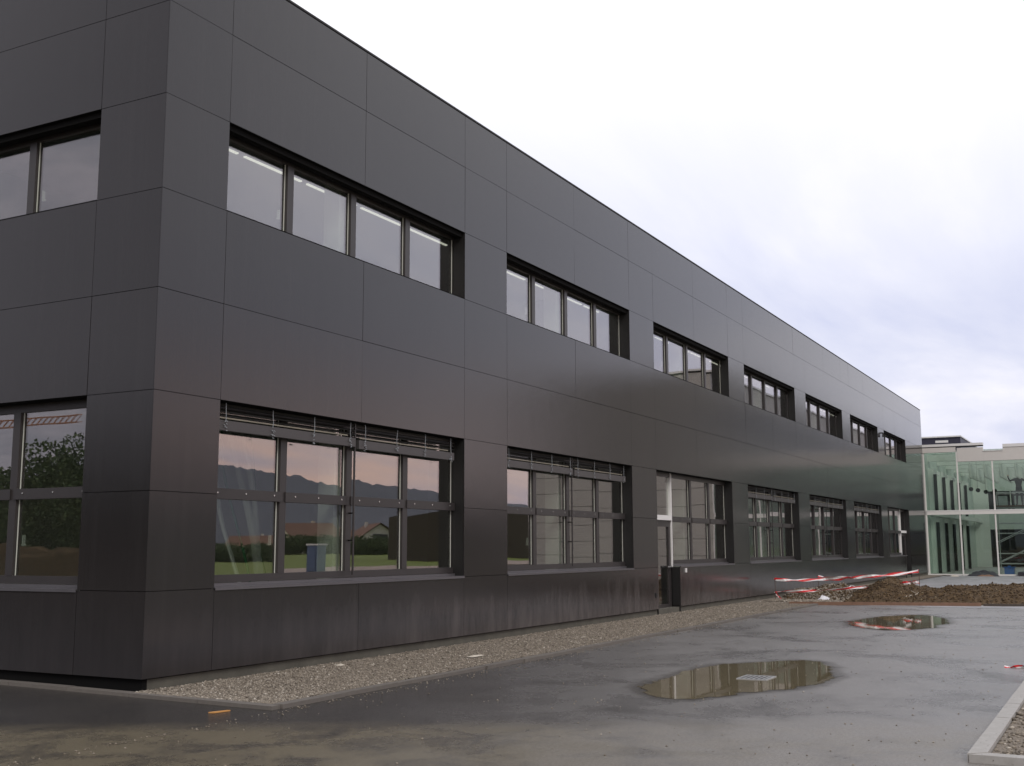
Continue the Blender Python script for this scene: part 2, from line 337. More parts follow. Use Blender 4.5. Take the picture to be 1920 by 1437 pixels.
# ---------------------------------------------------------------- office building
A, PP, WW, NB, END = 1.048, 7.084, 5.634, 7, 54.47
Z0, Z1, Z2, Z3, Z4, Z5, Z6, Z7, ZT = .155, 1.076, 2.16, 3.27, 4.426, 5.574, 6.696, 7.822, 8.724
bld = empty('office_building', label='long two-storey office building clad in dark anthracite panels with recessed window bands', cat='building')
MAIN = (None, False); SIDE = ((lambda x, y, z: (y, x, z)), True)
TH, G = .012, .0035
def panel(side, x0, x1, z0, z1):
    g = MB(*side); n = rng.normal(0, .0009, 4)
    a, b, c, d = x0+(G if x0 > .05 else 0), x1-G, z0+G, z1-G
    g.v = [(a, 0+n[0], c), (b, n[1], c), (b, n[2], d), (a, n[0]+n[2]-n[1], d), (a, TH, c), (b, TH, c), (b, TH, d), (a, TH, d)]
    g.f = [(0, 1, 2, 3), (5, 4, 7, 6), (4, 0, 3, 7), (1, 5, 6, 2), (4, 5, 1, 0), (3, 2, 6, 7)]
    g.build('facade_panel', 'panel', bld)
def bay_bottom(side, i, x, door):
    h = WW/2
    if door == 'L': xs = [(x+1.41, x+h), (x+h, x+WW)]
    elif door == 'R': xs = [(x, x+h), (x+h, x+WW-1.41)]
    else: xs = [(x, x+h), (x+h, x+WW)]
    for a, b in xs: panel(side, a, b, Z0, Z1)
def facade(side, nb, end, doors, x_first):
    for za, zb in ((Z0, Z1), (Z1, Z2), (Z2, Z3), (Z3, Z4), (Z4, Z5), (Z5, Z6), (Z6, Z7), (Z7, ZT)): panel(side, x_first, A, za, zb)
    for i in range(nb):
        x = A+i*PP; x2 = x+WW; x3 = A+(i+1)*PP if i < nb-1 else end
        bay_bottom(side, i, x, doors.get(i))
        for za, zb in ((Z3, Z4), (Z4, Z5), (Z6, Z7), (Z7, ZT)):
            panel(side, x, x+WW/2, za, zb); panel(side, x+WW/2, x2, za, zb)
        w3 = x3 if x3-x2 < 2.0 else x2+1.45
        for za, zb in ((Z0, Z1), (Z1, Z2), (Z2, Z3), (Z3, Z4), (Z4, Z5), (Z5, Z6), (Z6, Z7), (Z7, ZT)):
            panel(side, x2, w3, za, zb)
            if w3 < x3: panel(side, w3, x3, za, zb)
DOORS = {2: 'L', 6: 'R'}
facade(MAIN, NB, END, DOORS, 0.0)
facade(SIDE, 2, A+2*PP, {}, TH+.002)
# backing wall with openings (black sub-wall just behind the panels), reveals
def subwall(side, nb, end, doors, x_first):
    g = MB(*side); Y0, Y1 = .03, .20
    g.box(x_first, A-.012, Y0, Y1, Z0+.02, ZT-.03)
    for i in range(nb):
        x = A+i*PP; x2 = x+WW; x3 = A+(i+1)*PP if i < nb-1 else end
        a, b = x-.012, x2+.012
        la, lb = (a+1.41, b) if doors.get(i) == 'L' else (a, b-1.41) if doors.get(i) == 'R' else (a, b)
        g.box(la, lb, Y0, Y1, Z0+.02, Z1-.02)
        g.box(a, b, Y0, Y1, Z3+.02, Z5-.02); g.box(a, b, Y0, Y1, Z6+.02, ZT-.03)
        g.box(b, x3-.012 if i < nb-1 else end-.02, Y0, Y1, Z0+.02, ZT-.03)
    g.build('backing_wall', 'backing', bld)
subwall(MAIN, NB, END, DOORS, .03); subwall(SIDE, 2, A+2*PP, {}, .21)
# plinth, base
MB().box(.12, END-.02, .045, .3, -.05, Z0-.012).build('plinth', 'plinth', bld)
MB(*SIDE).box(.044, 15.2, .05, .119, -.05, Z0-.004).build('plinth', 'soffit', bld)  # side face coloured black, a painted recess shadow
MB().box(-.012, END+.02, -.012, .34, ZT, ZT+.028).build('roof_coping', 'black', bld)
MB(*SIDE).box(.345, 15.25, -.012, .34, ZT, ZT+.028).build('roof_coping', 'black', bld)
MB().box(.3, END-.05, .35, 15, 7.75, 7.95).build('roof', 'beige2', bld)
MB().box(END-.02, END, .03, 15.2, 0, ZT-.03).build('end_wall', 'backing', bld)
# interior
MB().box(.3, END-.1, .28, 12, .02, .10).build('interior_floor', 'infloor', bld)
MB().box(.3, END-.1, .28, 12, 3.75, 4.45).build('interior_floor', 'inceil', bld)
MB().box(.3, END-.1, .28, 12, 7.3, 7.4).build('interior_ceiling', 'inceil', bld)
MB().box(.3, END-.1, 5.6, 5.7, .1, 3.75).build('interior_wall', 'inwall', bld)
MB().box(.3, END-.1, 5.6, 5.7, 4.45, 7.3).build('interior_wall', 'inwall', bld)
for i in range(NB+1):
    x = A+i*PP-.75
    if i and i % 2 == 0:
        MB().box(x-.06, x+.06, .3, 5.6, .1, 3.75).build('interior_partition', 'inwall', bld)
        MB().box(x-.06, x+.06, .3, 5.6, 4.45, 7.3).build('interior_partition', 'inwall', bld)
for i in range(NB):
    xc = A+i*PP+WW/2
    for za, zb in ((.1, 3.75), (4.45, 7.3)):
        MB().box(xc-.14, xc+.16, .35, .62, za, zb).build('interior_column', 'incol', bld)
for i in range(NB):
    for k in range(5):
        xa = A+i*PP+.05+k*1.36
        for y in (1.0,):
            MB().box(xa, xa+1.22, y, y+.04, 6.86, 6.88).build('ceiling_light', 'lamp', bld)
    MB().box(A+i*PP+.2, A+i*PP+5.4, 2.2, 2.27, 3.55, 3.6).build('ceiling_light', 'lamp', bld)
# --- windows
def window(side, x, kind, detail=True, blind=False, door=None):
    """x = left edge of the opening in facade coordinates"""
    low = kind == 'low'; za, zb = (Z1, Z3) if low else (Z5, Z6)
    GY = .24
    x2 = x+WW; q = WW/4; e = .004
    fr = MB(*side)
    # perimeter frame
    zf0 = za+(.085 if low else .02); ztop = zb-.10
    fr.box(x+e, x2-e, GY-.03, GY+.05, ztop, zb+.02)                       # head
    xa = x+q if door == 'L' else x; xb = x2-q if door == 'R' else x2
    fr.box(xa+e, xb-e, GY-.04, GY+.05, zf0-.03, zf0+(.06 if low else .03))
    fr.box(x-.012, x+.03, .21, GY+.05, za, ztop); fr.box(x2-.02, x2+.012, GY-.012, GY+.05, za, ztop)
    F = fr.build('window', 'frame', bld)
    # reveals (left side is thin and dark, right one faces the viewer)
    zr = .02 if door == 'R' else za
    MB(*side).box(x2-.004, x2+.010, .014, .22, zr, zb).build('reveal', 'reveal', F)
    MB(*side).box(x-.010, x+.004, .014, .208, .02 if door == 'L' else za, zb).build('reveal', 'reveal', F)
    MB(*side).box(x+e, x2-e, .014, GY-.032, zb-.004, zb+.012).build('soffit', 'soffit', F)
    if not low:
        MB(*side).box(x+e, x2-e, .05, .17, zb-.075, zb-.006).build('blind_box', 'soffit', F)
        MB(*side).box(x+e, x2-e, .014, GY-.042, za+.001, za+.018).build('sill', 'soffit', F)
    cols = [0, 1, 2, 3]
    for k in (1, 2, 3):
        c = x+k*q
        if (door == 'L' and k == 1) or (door == 'R' and k == 3):
            MB(*side).box(c-.022, c+.022, .18, GY+.05, zf0-.1, zb-.004).build('white_jamb', 'white', F); continue
        MB(*side).box(c-.062, c+.062, .195, GY+.05, zf0+.061 if low else zf0+.031, ztop-.001).build('mullion', 'frame', F)
        if k == 2 and low and not door:
            MB(*side).box(c-.008, c+.014, .10, .122, za+.09, zb-.01).build('guide_rail', 'frame', F)
            MB(*side).box(c-.006, c+.010, .1225, .194, za+.55, za+.57).build('guide_clip', 'soffit', F)
            MB(*side).box(c-.006, c+.010, .1225, .194, 2.0, 2.02).build('guide_clip', 'soffit', F)
    ZM0, ZM1 = 2.12, 2.245
    for k in range(4):
        ca, cb = x+k*q+(.066 if k else .031), x+(k+1)*q-(.066 if k < 3 else .021)
        isdoor = (door == 'L' and k == 0) or (door == 'R' and k == 3)
        rows = [(zf0+.031, ztop-.001)] if not low else ([(zf0+.061, ZM0-.001), (ZM1+.001, ztop-.001)])
        if isdoor: rows = [(ZM1+.02, ztop-.001)]
        for ri, (a, b) in enumerate(rows):
            pn = MB(*side).box(ca+.001, cb-.001, GY, GY+.012, a, b); tl = rng.normal(0, .0009, 3)
            pn.v = [(p_[0], p_[1]+(tl[0] if p_[0] > (ca+cb)/2 else tl[1])+(tl[2] if p_[2] > (a+b)/2 else -tl[2]), p_[2]) for p_ in pn.v]; pn.build('pane', 'glass', F)
            if detail:
                MB(*side).box(cb-.016, cb-.002, GY-.006, GY-.001, a, b).build('glazing_seal', 'gasket', F)
                if k in (0,) and (not low or ri == 0) and not isdoor:
                    hz = (a+b)/2-.1 if low else a+.22
                    MB(*side).box(cb-.055, cb-.035, GY+.04, GY+.075, hz, hz+.13).box(cb-.075, cb-.055, GY+.06, GY+.075, hz, hz+.02).build('handle', 'white', F)
        if low and not isdoor:
            gy = .165
            MB(*side).box(ca-.035, cb+.03, gy+.01, GY+.05, ZM0, ZM1).build('transom', 'frame', F)
            if detail:
                s_ = MB(*side)
                for t in (.12, .5, .9):
                    xx = ca+(cb-ca)*t; s_.tube((xx, gy+.012, (ZM0+ZM1)/2+.01), (xx, gy+.002, (ZM0+ZM1)/2+.01), .011, k=6)
                s_.build('screws', 'screw', F, kind='stuff')
        if isdoor:
            MB(*side).box(ca-.03, cb+.031, .16, GY+.05, ZM0+.03, ZM1+.018).build('white_transom', 'white', F)
            d = MB(*side)
            d.box(ca-.025, ca+.05, GY-.03, GY+.04, .10, ZM0+.028); d.box(cb-.09, cb+.03, GY-.03, GY+.04, .10, ZM0+.028)
            d.box(ca+.051, cb-.091, GY-.03, GY+.04, ZM0-.12, ZM0+.028); d.box(ca+.051, cb-.091, GY-.03, GY+.04, .10, .22)
            D = d.build('door', 'frame', bld)
            MB(*side).box(ca+.051, cb-.091, GY, GY+.012, .221, ZM0-.121).build('pane', 'glass', D)
            MB(*side).box(cb-.25, cb-.02, GY-.075, GY-.055, 1.06, 1.085).box(cb-.05, cb-.03, GY-.075, GY-.031, 1.06, 1.085).build('handle', 'steel', D)
            MB(*side).box(ca-.03, cb+.03, .05, GY-.032, -.01, .09).build('door_step', 'plinth', D)
            # return of the cladding beside the door, below sill level
            if door == 'L': MB(*side).box(cb+.076, cb+.09, .014, .3, .02, Z1-.012).build('door_reveal', 'black', D)
            else: MB(*side).box(ca-.09, ca-.076, .014, .3, .02, Z1-.012).build('door_reveal', 'black', D)
    if low:
        s_ = MB(*side); sa = xa+(.03 if door == 'L' else e); sb = xb-(.03 if door == 'R' else e)
        s_.box(sa, sb, -.016, GY-.042, Z1+.004, Z1+.012); s_.box(sa, sb, -.016, -.010, Z1-.022, Z1+.003)
        s_.box(sa, sb, .165, .195, Z1+.013, Z1+.05)
        s_.build('sill', 'sill', F)
    if blind:
        for (a, b) in ((x+.02, x+WW/2-.03), (x+WW/2+.05, x2-.20)):
            dz = rng.uniform(-.012, .012)+(.0 if a < x+1 else -.015)
            B = MB(*side).box(a, b, .07, .135, 2.925+dz, 3.045+dz).build('blind_stack', 'blind', F)
            MB(*side).box(a, b-.2, .060, .068, 3.062+dz, 3.078+dz).build('blind_slat', 'brass', F)
            for zz in (3.105, 3.155, 3.205):
                sl_ = MB(*side); zz += dz
                sl_.poly([(a, .06, zz-.016), (b, .06, zz-.016), (b, .13, zz+.016), (a, .13, zz+.016)]); sl_.poly([(a, .06, zz-.013), (b, .06, zz-.013), (b, .13, zz+.019), (a, .13, zz+.019)])
                sl_.build('blind_slat', 'blind_d', F)
            for t in (.05, .36, .66, .95):
                xx = a+(b-a)*t; c_ = MB(*side)
                pts = [(xx+rng.uniform(-.012, .012), .055, zq) for zq in np.linspace(3.25, 3.03+dz, 4)]
                for p_, q_ in zip(pts[:-1], pts[1:]): c_.tube(p_, q_, .0045, k=4)
                for _ in range(7):
                    zq = rng.uniform(2.90, 3.035)+dz; yy = rng.uniform(.045, .062); xo = xx+rng.uniform(-.022, .022)
                    c_.tube((xo-.012, yy, zq), (xo+.012, yy, zq+rng.uniform(-.02, .02)), .006, k=4)
                c_.build('blind_cord', 'cord', F, kind='stuff')
for i in range(NB):
    x = A+i*PP
    window(MAIN, x, 'up', detail=i < 3)
    window(MAIN, x, 'low', detail=i < 4, blind=i in (0, 1, 3, 4, 5), door=DOORS.get(i))
for i in range(2):
    x = A+i*PP
    window(SIDE, x, 'up', detail=i < 1); window(SIDE, x, 'low', detail=i < 1)
def sheet_strip(pts, wd, m, par):
    V = []; 
    for (x, y, z) in pts: V += [(x, y, z), (x+wd, y+.02, z)]
    me = bpy.data.meshes.new('fold'); me.from_pydata(V, [], [(2*i, 2*i+1, 2*i+3, 2*i+2) for i in range(len(pts)-1)]); me.materials.append(Mt[m]); me.shade_smooth()
    o = bpy.data.objects.new('fold', me); C.objects.link(o); so = o.modifiers.new('t', 'SOLIDIFY'); so.thickness = .004; P(o, par)
ds = empty('dust_sheet', (2.2, 1.0, .1), label='pale and green striped dust sheet hanging inside the first ground floor window', cat='dust sheet')
for k, (m_, wd) in enumerate([('white', .10), ('green', .07), ('inwall', .20), ('inwall', .12), ('green', .03)]):
    sheet_strip([(2.05+k*.12+.10*t*k+.55*t*t, .95+.1*math.sin(t*5+k), 3.2-2.6*t) for t in np.linspace(0, 1, 14)], wd, m_, ds)
# small wall fittings
MB().box(14.98, 15.06, -.02, .0-.001, .42, .52).build('wall_socket', 'black', bld)
MB().box(16.95, 17.02, -.03, -.001, .93, 1.03).build('door_tag', 'white', bld)
MB().tube((42.9, -.09, 6.5), (42.9, .0, 6.5), .03, k=10).tube((42.9, -.09, 6.5), (42.9, -.09, 6.32), .035, .05, k=10).build('wall_lamp', 'black', bld)

# ---------------------------------------------------------------- kerbs, gravel
kb = empty('kerb', (0, 0, 0), kind='structure')
x = -.14; 
while x < 21.6:
    L_ = min(1.0, 21.62-x); yy = -2.02+.02*math.sin(x*.9)
    dz = rng.uniform(-.004, .004); o = MB().prism([(x+.004, yy), (x+L_-.004, yy+rng.uniform(-.01, .01)), (x+L_-.004, -1.90), (x+.004, -1.90)], -.05, .040+dz).build('kerb_stone', 'kerb', kb); x += L_
y = -2.0; xo = -.27
while y < 3.9:
    xs = -.27+.05*(y+2); o = MB().prism([(xs, y+.004), (xs+.13, y+.004), (xs+.18, y+.996), (xs+.05, y+.996)], -.05, .038+rng.uniform(-.003, .003)).build('kerb_stone', 'kerb', kb); y += 1
wk = empty('kerb', (0, 0, 0), kind='structure')
x = -.05
while x < 21.4:
    MB().prism([(x+.004, -8.19), (x+.99, -8.19), (x+.99, -8.315), (x+(.12 if x < 0 else .004), -8.315)][::-1], -.05, .06+rng.uniform(-.003, .003)).build('kerb_stone', 'wkerb', wk); x += 1.0
y = -8.2
while y > -14:
    MB().prism([(-.05, y), (-.05, y-.99), (.075, y-.99), (.075, y-(.12 if y > -8.3 else 0))], -.05, .058).build('kerb_stone', 'wkerb', wk); y -= 1.0
def pebbles(name, n, x0, x1, y0, y1, z, s0, s1, m, bias=1.0, **k):
    X = x0+(x1-x0)*rng.uniform(0, 1, n)**bias; Y = rng.uniform(y0, y1, n)
    S = rng.uniform(s0, s1, n)*rng.choice([1, 1, 1, 1.6, 2.3], n)*.5
    Zp = z+rng.uniform(-.2, .5, n)*S
    return stones(name, np.stack([X, Y, Zp], 1), S, m, kind='stuff', **k)
pebbles('gravel', 90000, -.10, 22, -1.89, .04, .031, .006, .017, 'pebble', 1.5, label='loose mixed gravel strip along the foot of the dark facade')
pebbles('gravel', 9000, .1, 9, -10.5, -8.33, .03, .012, .030, 'pebble', 1.2, label='stony earth behind the pale kerb at the lower right')
# ---------------------------------------------------------------- puddles
def puddle(pts, z, soft=.10):
    n = len(pts); out = []
    for i in range(n):
        p0, p1, p2, p3 = [Vector(pts[(i+k) % n]) for k in (-1, 0, 1, 2)]
        for t in np.linspace(0, 1, 8, endpoint=False):
            q = .5*((2*p1)+(-p0+p2)*t+(2*p0-5*p1+4*p2-p3)*t*t+(-p0+3*p1-3*p2+p3)*t**3); out.append((q.x, q.y))
    P_ = np.array(out); Q_ = np.roll(P_, -1, 0); st = .05
    xs = np.arange(P_[:, 0].min()-.5, P_[:, 0].max()+.5, st); ys = np.arange(P_[:, 1].min()-.5, P_[:, 1].max()+.5, st)
    GX, GY = np.meshgrid(xs, ys, indexing='ij'); g = np.stack([GX.ravel(), GY.ravel()], 1)
    d = np.full(len(g), 1e9); ins = np.zeros(len(g), bool)
    for a, b in zip(P_, Q_):
        ab = b-a; t = np.clip(((g-a)@ab)/(ab@ab), 0, 1); d = np.minimum(d, np.linalg.norm(g-a-t[:, None]*ab, axis=1))
        c = (a[1] > g[:, 1]) != (b[1] > g[:, 1]); ins ^= c & (g[:, 0] < (b[0]-a[0])*(g[:, 1]-a[1])/(b[1]-a[1]+1e-12)+a[0])
    e = np.where(ins, d, -d); ny = len(ys)
    F = np.array([(i*ny+j, (i+1)*ny+j, (i+1)*ny+j+1, i*ny+j+1) for i in range(len(xs)-1) for j in range(ny-1)])
    F = F[(e[F] > -.42).any(1)]
    use, inv = np.unique(F, return_inverse=True); V = np.concatenate([g[use], np.full((len(use), 1), z)], 1)
    o = npmesh('puddle', V, inv.reshape(-1, 4), 'puddle', kind='structure')
    at_ = o.data.attributes.new('edge', 'FLOAT', 'POINT'); at_.data.foreach_set('value', e[use].astype(np.float32)[:len(o.data.vertices)])
puddle([(3.1, -4.42), (2.55, -4.72), (2.2, -5.08), (2.35, -5.34), (3.03, -5.65), (3.73, -6.03), (4.6, -6.17), (6.0, -5.85), (6.75, -5.45), (6.3, -4.9), (5.44, -4.43), (3.9, -4.38)], .004)
puddle([(14.6, -4.25), (16.8, -4.35), (18.0, -5.0), (17.43, -5.62), (15.69, -6.02), (14.6, -5.95), (13.9, -5.97), (13.0, -5.2)], .004)
# drain grate in the puddle
gr = empty('drain_grate', (4.4, -5.35, 0), label='small slotted metal drain grate showing pale in the large puddle', cat='drain grate')
g_ = MB()
for a in ((4.2, 4.63, -5.53, -5.50), (4.2, 4.63, -5.20, -5.17), (4.2, 4.23, -5.50, -5.20), (4.60, 4.63, -5.50, -5.20)): g_.box(*a, .0, .012)
P(g_.build('grate_frame', 'steel'), gr)
P(MB().box(4.231, 4.599, -5.499, -5.201, .0045, .0055).build('grate_hole', 'black'), gr)
for k in range(5):
    y = -5.49+k*.056; P(MB().box(4.232, 4.598, y+.014, y+.034, .006, .0115).build('grate_bar', 'steel'), gr)

# ---------------------------------------------------------------- earth mound
def mh(x, y):
    ramp = min(1, max(0, (x-22.15)/3.4)); fall = min(1, max(0, (31.5-x)/4.5)); s = (ramp*ramp*(3-2*ramp))**.8*fall
    h = .45*math.exp(-((y+3.15)/.75)**2)*math.exp(-((x-25.6)/2.2)**2)+.30/(1+math.exp((y+4.3)*3))*s+.10/(1+math.exp((y+2.2)*3))*s
    h += .40*math.exp(-((y+1.55)/.75)**2)*math.exp(-((x-25.6)/1.3)**2)*1.0+.22*math.exp(-((y+.7)/.5)**2)*math.exp(-((x-24.3)/1.0)**2)
    e = min(1, max(0, (x-22.0)/.7))*min(1, max(0, (-.15-y)/.5))
    # the front foot follows the slanted board
    xb = 21.6+(-1.9-y)*.27; e *= min(1, max(0, (x-xb-.15)/.8)) if y < -1.9 else min(1, max(0, (x-23+(.0))/.8))
    n = fbm(x, y, 0, 6, 1.6)
    return (h*(1+.25*n)+.06*fbm(x, y, 3, 5, 5))*e-.02
xs = np.arange(21.7, 33, .065); ys = np.arange(-10.5, -.1, .065)
V = [(x, y, mh(x, y)+.004) for x in xs for y in ys]; nx, ny = len(xs), len(ys)
F = [(i*ny+j, (i+1)*ny+j, (i+1)*ny+j+1, i*ny+j+1) for i in range(nx-1) for j in range(ny-1)]
mo = npmesh('dirt_mound', V, F, 'soil', False, kind='stuff', label='heap of brown earth behind the timber edging, under the barrier tape')
pts = []; 
while len(pts) < 20000:
    x, y = rng.uniform(22, 31), rng.uniform(-9.8, -.4); h = mh(x, y)
    if h > .0: pts.append((x, y, h+.012))
pts = np.array(pts); sz = rng.uniform(.006, .017, len(pts))*rng.choice([1, 1, 1.5, 2.4], len(pts))
stones('soil_clods', pts, sz, 'clod', .8, kind='stuff', label='loose clods and stones strewn over the brown earth heap')
pts = []
while len(pts) < 5000:
    x, y = rng.uniform(22.3, 27.5), rng.uniform(-2.4, -.3); h = mh(x, y)
    pts.append((x, y, max(h, .03)+.01))
pts = np.array(pts); stones('gravel_heap', pts, rng.uniform(.012, .04, len(pts)), 'pebble', .7, kind='stuff', label='low pale stony heap against the wall beside the brown earth')
# grit on the asphalt, as one scattered stuff object
n = 1500; X = rng.uniform(-5, 21, n); Y = np.where(rng.uniform(0, 1, n) < .45, -2.08-rng.exponential(.10, n), rng.uniform(-8.1, -2.1, n))
stones('scattered_grit', np.stack([X, Y, np.full(n, .004)], 1), rng.uniform(.004, .013, n), 'pebble', .6, kind='stuff', label='stray grit and small stones on the wet asphalt')
# boards
def board(a, b, h, th, m, label, z=0):
    ax, ay = a; bx, by = b; d = Vector((bx-ax, by-ay, 0)).normalized(); nrm = Vector((-d.y, d.x, 0))*th
    pts = [(ax, ay), (bx, by), (bx+nrm.x, by+nrm.y), (ax+nrm.x, ay+nrm.y)]
    return MB().prism(pts, z, z+h).build('timber_board', m, label=label, cat='board', group='timber boards edging the asphalt')
board((21.35, -1.3), (22.62, -5.9), .085, .05, 'timber', 'reddish brown board on edge in front of the earth heap')
board((22.66, -5.95), (23.35, -8.4), .06, .05, 'dtimber', 'darker low board continuing right of the reddish board')
board((22.5, -7.02), (11.7, -7.72), .035, .045, 'black', 'thin black edging strip lying on the asphalt at the right edge')
# ---------------------------------------------------------------- tape and stakes
def stake(x, y, z1, z0=0, lab=''): 
    return MB().tube((x, y, z0-.1), (x+.01, y, z1), .007, k=6).build('marker_stake', 'rust', label=lab, cat='stake', group='thin iron stakes holding the barrier tape')
stake(23.3, -.40, .67, 0, 'thin iron stake at the left end of the barrier tape')
stake(24.5, -4.13, .88, .1, 'thin iron stake at the right end of the barrier tape')
stake(25.0, -1.22, .68, .0, 'thin iron stake close to the wall, holding the rear tape')
def tape(path, lab, wdt=.075, seg=14, sag=.03, tw=2.0, ph=0.0, name='barrier_tape'):
    pts = []
    for a, b in zip(path[:-1], path[1:]):
        a = Vector(a); b = Vector(b)
        for t in np.linspace(0, 1, seg, endpoint=False): p = a.lerp(b, t); p.z -= sag*4*t*(1-t); pts.append(p)
    pts.append(Vector(path[-1])); V = []; UV = []; L_ = 0
    for i, p in enumerate(pts):
        d = (pts[min(i+1, len(pts)-1)]-pts[max(i-1, 0)]).normalized(); s = d.cross(Vector((0, 0, 1))).normalized(); up = s.cross(d)
        th = ph+.9*math.sin(i*tw/len(pts)*6.28+ph)+.5*math.sin(i*.9+ph*2)
        v = (up*math.cos(th)+s*math.sin(th))*wdt/2
        if i: L_ += (p-pts[i-1]).length
        V += [p+v, p-v]; UV += [(L_/1.05, 0), (L_/1.05, 1)]
    me = bpy.data.meshes.new(name); F = [(2*i, 2*i+1, 2*i+3, 2*i+2) for i in range(len(pts)-1)]
    me.from_pydata([tuple(v) for v in V], [], F); me.materials.append(Mt['tape']); uv = me.uv_layers.new(name='UVMap')
    for l in me.loops: uv.data[l.index].uv = UV[l.vertex_index]
    o = bpy.data.objects.new(name, me); C.objects.link(o); so = o.modifiers.new('t', 'SOLIDIFY'); so.thickness = .001
    return tag(o, lab, 'barrier tape', 'red and white barrier tape strung over the earth')
tape([(23.3, -.40, .64), (23.3, -.41, .61), (23.7, -1.7, .62), (24.0, -2.7, .69), (24.5, -4.12, .84)], 'upper front red and white tape from the left stake to the right stake', wdt=.085)
tape([(25.0, -1.22, .66), (24.8, -2.4, .66), (24.5, -4.12, .86)], 'upper rear red and white tape from the stake near the wall', ph=1.2, wdt=.085)
tape([(23.3, -.40, .26), (23.8, -1.5, .29), (24.3, -2.78, .40)], 'lower red and white tape running into the earth heap', ph=.5, sag=.0)
tape([(24.45, -3.62, .50), (24.47, -3.9, .52), (24.5, -4.12, .54)], 'short lower tape piece on the right stake beside the heap peak', wdt=.10, ph=.2, sag=.0)
tape([(23.3, -.40, .26), (23.38, -.46, .12), (23.42, -.52, .04)], 'loose tape end hanging down the left stake', ph=.2, sag=0, seg=5)
tape([(6.95, -7.82, .008), (7.02, -8.02, .014), (7.08, -8.17, .06), (7.12, -8.4, .066)], 'tape end lying on the asphalt beside the pale kerb', wdt=.05, sag=0, seg=4, ph=1.3)
# ---------------------------------------------------------------- litter
def crumple(name, c, sx, sy, sz, m, lab, cat, seed):
    V = []; F = []; n = 12
    for i in range(n+1):
        for j in range(n+1):
            a, b = i/n*2-1, j/n*2-1; d = max(abs(a), abs(b)); q = .12*fbm(a, b, seed, 4, 1.3)
            V.append((c[0]+sx*(a+q), c[1]+sy*(b+.8*q), c[2]+sz*(max(0, 1-d*d)*(.65+.5*fbm(a, b, seed+4, 4, 1.6)))))
    F = [(i*(n+1)+j, (i+1)*(n+1)+j, (i+1)*(n+1)+j+1, i*(n+1)+j+1) for i in range(n) for j in range(n)]
    return npmesh(name, V, F, m, False, label=lab, cat=cat)
crumple('plastic_bag', (23.8, -1.66, .03), .2, .17, .17, 'bag', 'crumpled white plastic bag by the left end of the timber board', 'bag', 3)
crumple('plastic_scrap', (25.4, -2.1, mh(25.4, -2.1)+.02), .10, .08, .06, 'bag', 'small white plastic scrap on the slope of the earth heap', 'litter', 8)
crumple('paper_scrap', (4.9, -1.25, .045), .16, .05, .025, 'paper', 'flat pale scrap lying on the gravel strip under the first pier', 'litter', 5)
crumple('stone', (3.1, -.28, .04), .05, .04, .03, 'paper', 'pale flat stone at the foot of the plinth', 'stone', 15)
MB().prism([(-.70, -1.60), (-.52, -1.66), (-.50, -1.69), (-.68, -1.655)], .003, .014).build('wood_chip', 'orange', label='orange wood chip on the dark asphalt before the kerb corner', cat='wood chip')
for k, (x, y) in enumerate([(14.6, -.75), (15.3, -.9), (16.9, -1.1)]):
    pass
s_ = MB()
for k in range(5):
    a = Vector((23.6+.12*k, -3.9-.06*k, mh(23.6+.1*k, -3.9)+.03)); s_.tube(a, a+Vector((rng.uniform(.1, .4), rng.uniform(-.25, .25), .02+.05*k*.3)), .006, k=4)
s_.build('straw', 'paper', label='few pale straw stalks stuck in the front of the earth heap', cat='straw')

# ---------------------------------------------------------------- glazed link hall
X = 54.5; YE = -11.2
lk = empty('glazed_link', (0, 0, 0), label='green glazed link hall with white steel frame joining the dark building', cat='building')
Y = [.02, -1.69, -3.40, -5.1, -6.8, -8.5, -10.2, YE]
MB().box(X+.02, X+.16, -.06, .06, 0, 6.42).build('post', 'wframe', lk)
MB().box(X-.06, X+.02, -.05, .10, 0, 3.15).build('post', 'wframe', lk)
for i, y in enumerate(Y[1:]):
    zt = 5.9
    MB().box(X, X+.12, y-.035, y+.035, 0, 3.149).build('post', 'wframe', lk)
    MB().box(X, X+.12, y-.035, y+.035, 3.381, 6.42 if i == 0 else zt).build('post', 'wframe', lk)
MB().box(X-.03, X+.13, YE, -.062, 3.15, 3.38).build('rail', 'wframe', lk)
MB().box(X-.045, X-.031, YE, -.062, 3.33, 3.375).build('rail', 'white', lk)
for i in range(7):
    y1, y0 = Y[i]-.062 if i == 0 else Y[i]-.036, Y[i+1]+.036
    MB().box(X+.05, X+.07, y0, y1, .08, 3.149).build('pane', 'lglass', lk)
    MB().box(X+.05, X+.07, y0, y1, 3.381, 6.42 if i == 0 else 5.9).build('pane', 'lglass', lk)
    MB().box(X+.02, X+.10, y0, y1, .0, .079).build('base_rail', 'wframe', lk)
MB().box(X-.02, X+.25, -1.654, .02, 6.425, 6.68).build('fascia', 'fascia', lk)
MB().box(X-.02, X+.25, -3.0, -1.726, 5.905, 6.62).build('fascia', 'fascia', lk)
MB().box(X-.02, X+.25, -3.95, -3.002, 5.905, 6.40).build('fascia', 'fascia', lk)
MB().box(X-.02, X+.25, YE, -3.952, 5.905, 6.58).build('fascia', 'fascia', lk)
MB().box(X-.05, X+.4, -3.0, .02, 6.73, 6.86).build('coping', 'white', lk)
MB().box(X+.0, X+.3, -3.0, -.0, 6.681, 6.729).build('coping', 'dark', lk)
MB().box(X-.05, X+.4, -3.95, -3.003, 6.401, 6.43).build('coping', 'white', lk)
MB().box(X-.05, X+.4, YE, -3.953, 6.581, 6.74).build('coping', 'white', lk)
